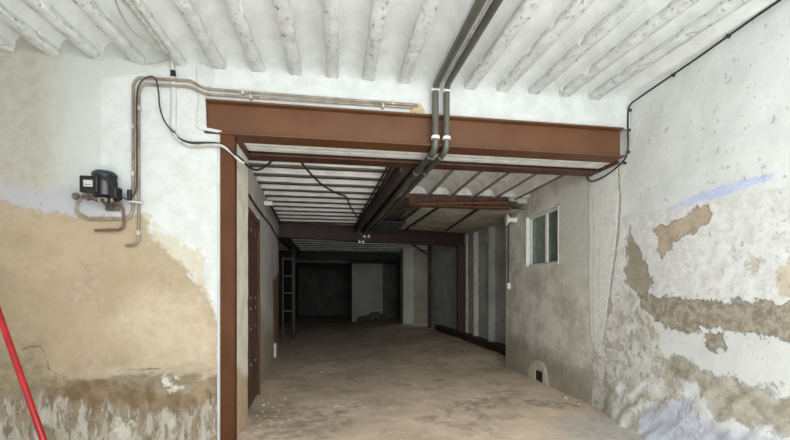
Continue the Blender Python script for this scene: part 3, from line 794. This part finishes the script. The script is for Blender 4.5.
obj('tube', MB().tube(fillet(pts, .04, 6), .0125, 10), M['copper_dark'], cp3, smooth=True)

# ------------------------------------------------------------------ compressor
cc = on_y(104.8, 186, 3.85)
co = thing('compressor', 'black refrigeration compressor with square control box on the left wall', 'compressor', cc)
px_ = .0093
def lz(v): return on_y(104, v, 3.85).z
obj('motor_body', MB().lathe((cc.x,cc.y,lz(199)), (0,0,1), [(.06,0),(.085,.012),(.095,.03),(.095,.13),(.10,.14),(.10,.155),(.096,.165),(.096,.2)], 32), M['motor'], co, smooth=True)
obj('motor_cap', MB().lathe((cc.x,cc.y,lz(199)+.2), (0,0,1), [(.10,0),(.10,.012),(.095,.03),(.075,.047),(.035,.056),(.001,.058)], 32), M['motor_top'], co, smooth=True)
bx0, bx1 = on_y(79, 184, 3.72).x, on_y(97.3, 184, 3.72).x; bz0, bz1 = on_y(88, 192.5, 3.74).z, on_y(88, 176, 3.74).z
box = obj('control_box', MB().box(bx0,bx1,3.72,3.80,bz0,bz1), M['black'], co, bevel=.008)
lx0, lx1 = on_y(83.5, 183, 3.718).x, on_y(92.5, 183, 3.718).x; lz0, lz1 = on_y(88, 186.5, 3.718).z, on_y(88, 180, 3.718).z
pl = obj('nameplate', MB().box(lx0,lx1,3.715,3.721,lz0,lz1), M['label'], co); pl['label'] = 'silver nameplate'
obj('nameplate_text', MB().box(lx0+.012,lx1-.012,3.713,3.716,lz0+.016,lz0+.021), M['black'], pl)
obj('mount_plate', MB().box(cc.x-.06,cc.x+.06,3.96,3.985,lz(208),lz(192)), M['steel'], co, bevel=.004)
br = MB().box(cc.x-.06,cc.x+.06,3.76,3.96,lz(201),lz(199.4)).prism([(cc.x-.015,3.96,lz(201)),(cc.x-.015,3.78,lz(201)),(cc.x-.015,3.96,lz(208))], (.03,0,0))
obj('bracket', br, M['steel'], co, bevel=.003)
obj('terminal_block', MB().box(cc.x+.07,cc.x+.125,3.79,3.9,lz(199),lz(187)), M['black'], co, bevel=.01)
vb = on_y(92, 197, 3.9)
obj('valve_body', MB().tube([on_y(83,196.5,3.9), on_y(101,199.5,3.88)], .02, 12), M['copper_dark'], co, smooth=True)
for u, v in ((88,197.5),(96,198.5)):
    obj('valve_nut', MB().lathe(on_y(u,v,3.9), (1,0,-.1), [(.027,-.012),(.03,-.008),(.03,.01),(.027,.014)], 6), M['steel'], co)
gc = on_y(76.5, 196.5, 3.87)
obj('valve_ring', MB().lathe(gc, (0,-1,0), [(.012,.02),(.012,.0),(.03,.0),(.033,.012),(.028,.022),(.02,.022)], 20), M['steel'], co, smooth=True)
for u in (99, 106, 112):
    obj('mount_bolt', MB().lathe(on_y(u,200.5,3.78), (0,-.3,1), [(.012,-.012),(.014,.0),(.012,.02)], 8), M['steel'], co)
# junction beside the pipes
jn = thing('valve_fitting', 'dark upright valve stem clamped on the copper pipe beside the compressor', 'valve', wp(130,197))
obj('stem', MB().tube([wp(129.5,190,3.93), wp(129.5,201,3.93)], .02, 12), M['black'], jn, smooth=True)
obj('clamp', MB().tube([wp(128,201,3.93), wp(143,203,3.95)], .013, 10), M['cable_white'], jn, smooth=True)
tag(obj('power_cable', MB().tube(spline([on_y(103,179,3.72), on_y(108,181,3.73), on_y(113,188,3.78), on_y(119,195,3.86), on_y(127,199,3.9), on_y(133,196,3.93), on_y(136.5,185,3.93), on_y(136.8,140,3.93), on_y(137,95,3.93), on_y(141,82,3.93), on_y(150,76.5,3.92), on_y(156,80,3.92), on_y(158.5,92,3.93), on_y(160,108,3.94), on_y(165,122,3.94), on_y(174,133,3.94)], 8), .007, 8), M['cable'], smooth=True),
    'black cable looping from the compressor up the pipes and down the white wall', 'cable')
# two cables in the swag to the post
tag(obj('swag_cable', MB().tube(spline([on_y(173,131,3.96), on_y(178,138,3.95), on_y(189,142.5,3.95), on_y(205,143,3.95), on_y(219,144,3.95), on_y(228,149,3.93), on_y(237,156,3.93), on_y(242,160,4.0), on_y(249,167,4.3), on_y(257,170,4.6), on_z(266,166,3.03), on_z(273,159.5,3.05)], 8), .013, 8), M['cable'], smooth=True),
    'black cable swagging across the post top into the passage', 'cable')
tag(obj('swag_cable', MB().tube(spline([on_y(172,128,3.96), on_y(174,134,3.95), on_y(182,142,3.95), on_y(193,145.5,3.95), on_y(212,145,3.95), on_y(222,146,3.93), on_y(232,153,3.93), on_y(240,161,3.94), on_y(244,163,3.97)], 8), .014, 8), M['cable_white'], smooth=True),
    'dirty white cable beneath the black swag left of the post', 'cable')
# white conduit on the ceiling and chased down the wall
cd = thing('conduit', 'white conduit along the ceiling at left, turning down onto the wall', 'conduit', (-1.5,3.9,3.7))
q_ = on_y(170,57,3.9)
def onceil(u, v, dz):
    lo, hi = .5, 6
    d = ray(u, v)
    for _ in range(40):
        t_ = (lo+hi)/2
        if EYE + d[2]*t_ < cz(d[1]*t_) - dz: lo = t_
        else: hi = t_
    return Vector((d[0]*lo, d[1]*lo, EYE + d[2]*lo))
pts = [onceil(108,-25,.045), onceil(127,0,.045), onceil(150,30,.045), onceil(167,53,.04), wp(171.5,60,3.96), wp(173,72,3.97)]
obj('tube', MB().tube(fillet(pts,.05), .02, 10), M['cable_white'], cd, smooth=True)
obj('end_gland', MB().tube([wp(173,71,3.965), wp(173.2,76,3.965)], .024, 10), M['black'], cd, smooth=True)
obj('wall_chase', MB().tube([wp(173.3,76,3.998), wp(174,100,3.998), wp(173,131,3.998)], .028, 10), trim_m, cd, smooth=True)
tag(obj('thin_wire', MB().tube(spline([onceil(112,-10,.03), onceil(119,10,.03), onceil(129,27,.03), onceil(142,39,.03), onceil(155,46,.035), onceil(165,52,.05)], 6), .008, 6), M['cable_white'], smooth=True),
    'thin whitish wire curving beside the ceiling conduit', 'wire')
tag(obj('thin_wire', MB().tube(spline([wp(124,58,3.985), wp(135,62,3.98), wp(148,63.5,3.98), wp(160,62,3.98), wp(171,58,3.97)], 6), .006, 6), M['cable_white'], smooth=True),
    'thin whitish wire sagging on the wall top left of the conduit', 'wire')

# ------------------------------------------------------------------ right hand cable
def rpt(u, v, d=.03):
    X = 3.3
    for _ in range(6): q = on_x(u, v, X); X = rx(q.y) - d
    return q
ck = thing('wall_cable', 'black cable along the top of the right wall, dropping past the lintel end', 'cable', rpt(628,130))
pts = [rpt(800,-14), rpt(780,0), rpt(745,24), rpt(700,56), rpt(662,82), rpt(640,97), rpt(631,104), rpt(628.3,112), rpt(628,130), rpt(628,146), rpt(625.5,158), rpt(616,168), rpt(604,176.5), rpt(594,181), rpt(589,180.5), rpt(587,177)]
obj('cord', MB().tube(spline(pts, 8), .0095, 8), M['cable'], ck, smooth=True)
for u, v in ((727,36),(672,75),(629,110),(628,130),(627.5,152),(624,163)):
    c_ = rpt(u, v, .03); obj('clip', MB().box(c_.x-.004,c_.x+.03,c_.y-.008,c_.y+.008,c_.z-.013,c_.z+.013), M['cable'], ck)

# ------------------------------------------------------------------ passage cables
Zc = 3.11
tag(obj('ceiling_cable', MB().tube([on_z(388,166,Zc), on_z(370,198.5,Zc), on_z(359,217,Zc), on_z(357,226,Zc-.02)], .016, 8), M['cable'], smooth=True), 'left one of two black cables beside the lengthwise channel', 'cable')
tag(obj('ceiling_cable', MB().tube([on_z(392,166,Zc), on_z(373.5,198.5,Zc), on_z(361,219,Zc), on_z(359,227,Zc-.02)], .016, 8), M['cable'], smooth=True), 'right one of two black cables beside the lengthwise channel', 'cable')
tag(obj('hanging_cable', MB().tube(spline([on_z(300,160.5,3.05), on_z(310,173,3.06), on_z(322.5,185,3.08), on_z(336,193,3.1), on_z(346,197,3.12), on_z(350,206,3.12), on_z(357.5,217.5,3.11)], 6), .014, 8), M['cable'], smooth=True), 'loose black cable slung under the white ribbed passage ceiling', 'cable')
bk = thing('pipe_bracket', 'pale bent conduit with clamps where the pipes meet the crossing beam', 'bracket', on_z(364,235,2.9))
cy_ = 9.83
obj('bend', MB().tube(fillet([on_y(358,220,cy_), on_y(358.5,231,cy_), on_y(363,236.5,cy_), on_y(369,236.8,cy_)], .12), .024, 8), M['steel'], bk, smooth=True)
c_ = on_y(364, 239, cy_)
obj('back_plate', MB().box(c_.x-.16,c_.x+.16,cy_-.005,cy_+.1,c_.z-.05,c_.z+.05), M['brown_dark'], bk)
for u, v in ((364.5,236.5),(368.8,236.5),(359.5,241.8),(363,242)):
    c_ = on_y(u, v, cy_-.02); obj('clamp', MB().lathe(c_, (0,-1,0), [(.03,0),(.036,.01),(.03,.03)], 12), M['collar'], bk, smooth=True)

# ------------------------------------------------------------------ red pole
a_ = Vector((-3.33,3.93,2.35)); b_ = Vector((-2.13,3.31,.02))
rp = thing('metal_pole', 'red painted metal pole leaning against the left wall', 'pole', b_)
obj('shaft', MB().tube([a_, b_], .023, 16), M['red'], rp, smooth=True)
dd = (a_-b_).normalized()
obj('foot_cap', MB().tube([b_, b_+dd*.06], .027, 16), M['black'], rp, smooth=True)

# ------------------------------------------------------------------ crumbs of plaster on the floor
random.seed(11)
protos = []
spots = []
for u, v in ((268,403),(272,407),(279,410),(284,404),(262,411),(258,416),(266,415),(275,417),(291,409),(296,415),(302,402),(310,405),(312,420),(334,413),(336,405),(335,415),(300,380),(276,388),(269,381),(403,339),(371,386),(286,399),(289,420),(270,424),(259,425),(281,428),(262,405),(270,396),(433,432),(437,436),(369,400),(366,402),(323,372),(246,432),(253,437),(560,394),(566,397),(574,402),(556,392),(580,404),(393,340)):
    spots.append((u + random.uniform(-1.5,1.5), v + random.uniform(-1,1)))
base = None
for i, (u, v) in enumerate(spots):
    w = on_z(u, v, 0.0); z_ = floor_fn(w.x, w.y)[2]
    r = random.choice((.006,.008,.01,.013,.018))
    if base is None or i < 5:
        m = MB(); rr = .02
        vs = [Vector((a*random.uniform(.6,1.2), b*random.uniform(.6,1.2), c*.5*random.uniform(.7,1.1)))*rr for a in (-1,1) for b in (-1,1) for c in (-1,1)]
        m.add(vs, [(0,1,3,2),(4,6,7,5),(0,4,5,1),(2,3,7,6),(0,2,6,4),(1,5,7,3)])
        o = obj('plaster_crumb', m, M['chip']); protos.append(o); base = o
    else:
        o = random.choice(protos).copy(); COL.objects.link(o)
    s_ = r/.02
    o.scale = (s_, s_*random.uniform(.7,1.3), s_); o.rotation_euler = (0,0,random.uniform(0,6.28)); o.location = (w.x, w.y, z_ + .007*s_)
    tag(o, 'pale crumb of broken plaster lying on the concrete floor', 'crumb', 'plaster crumbs on the floor')

# ------------------------------------------------------------------ rest of the front room (beside and behind the camera)
struct(obj('wall_left', MB().box(-4.95,-4.8,-2.2,4.1,0,4.1), M['soffit']))

# ------------------------------------------------------------------ light: gateway daylight behind the camera, plus two added fill lamps
def area(name, loc, rot, sx, sy, power, col):
    l = bpy.data.lights.new(name, 'AREA'); l.shape = 'RECTANGLE'; l.size = sx; l.size_y = sy; l.energy = power; l.color = col
    o = bpy.data.objects.new(name, l); COL.objects.link(o); o.location = loc; o.rotation_euler = rot; return o
area('gateway_daylight', (1.2,-2.3,1.6), (math.radians(90),0,0), 4.6, 3.0, 200, (.885,.955,1))
area('floor_up_fill', (.6,-1.5,.06), (math.radians(180),0,0), 5.4, 2.2, 410, (.885,.955,1))  # unseen up-facing fill lamp, added to brighten the ceiling
area('overhead_fill', (1.2,-.7,3.0), (math.radians(38),0,0), 4.6, 1.2, 180, (.88,.955,1))  # unseen tilted lamp added overhead as fill for the floor
w = bpy.data.worlds.new('World'); S.world = w; w.use_nodes = True
bg = w.node_tree.nodes['Background']; bg.inputs[0].default_value = (.85,.92,1,1); bg.inputs[1].default_value = .6

# ------------------------------------------------------------------ camera
cam = bpy.data.cameras.new('Camera'); cam.sensor_width = 36; cam.lens = F/790*36; cam.shift_y = (HOR-220)/790
co_ = bpy.data.objects.new('Camera', cam); COL.objects.link(co_)
co_.location = (0,0,EYE); co_.rotation_euler = (math.radians(90),0,-YAW); S.camera = co_
cam.clip_start = .05; cam.clip_end = 200
S.view_settings.view_transform = 'Standard'; S.view_settings.look = 'None'
S.view_settings.gamma = 1; S.view_settings.use_curve_mapping = False; S.view_settings.exposure = 0.0
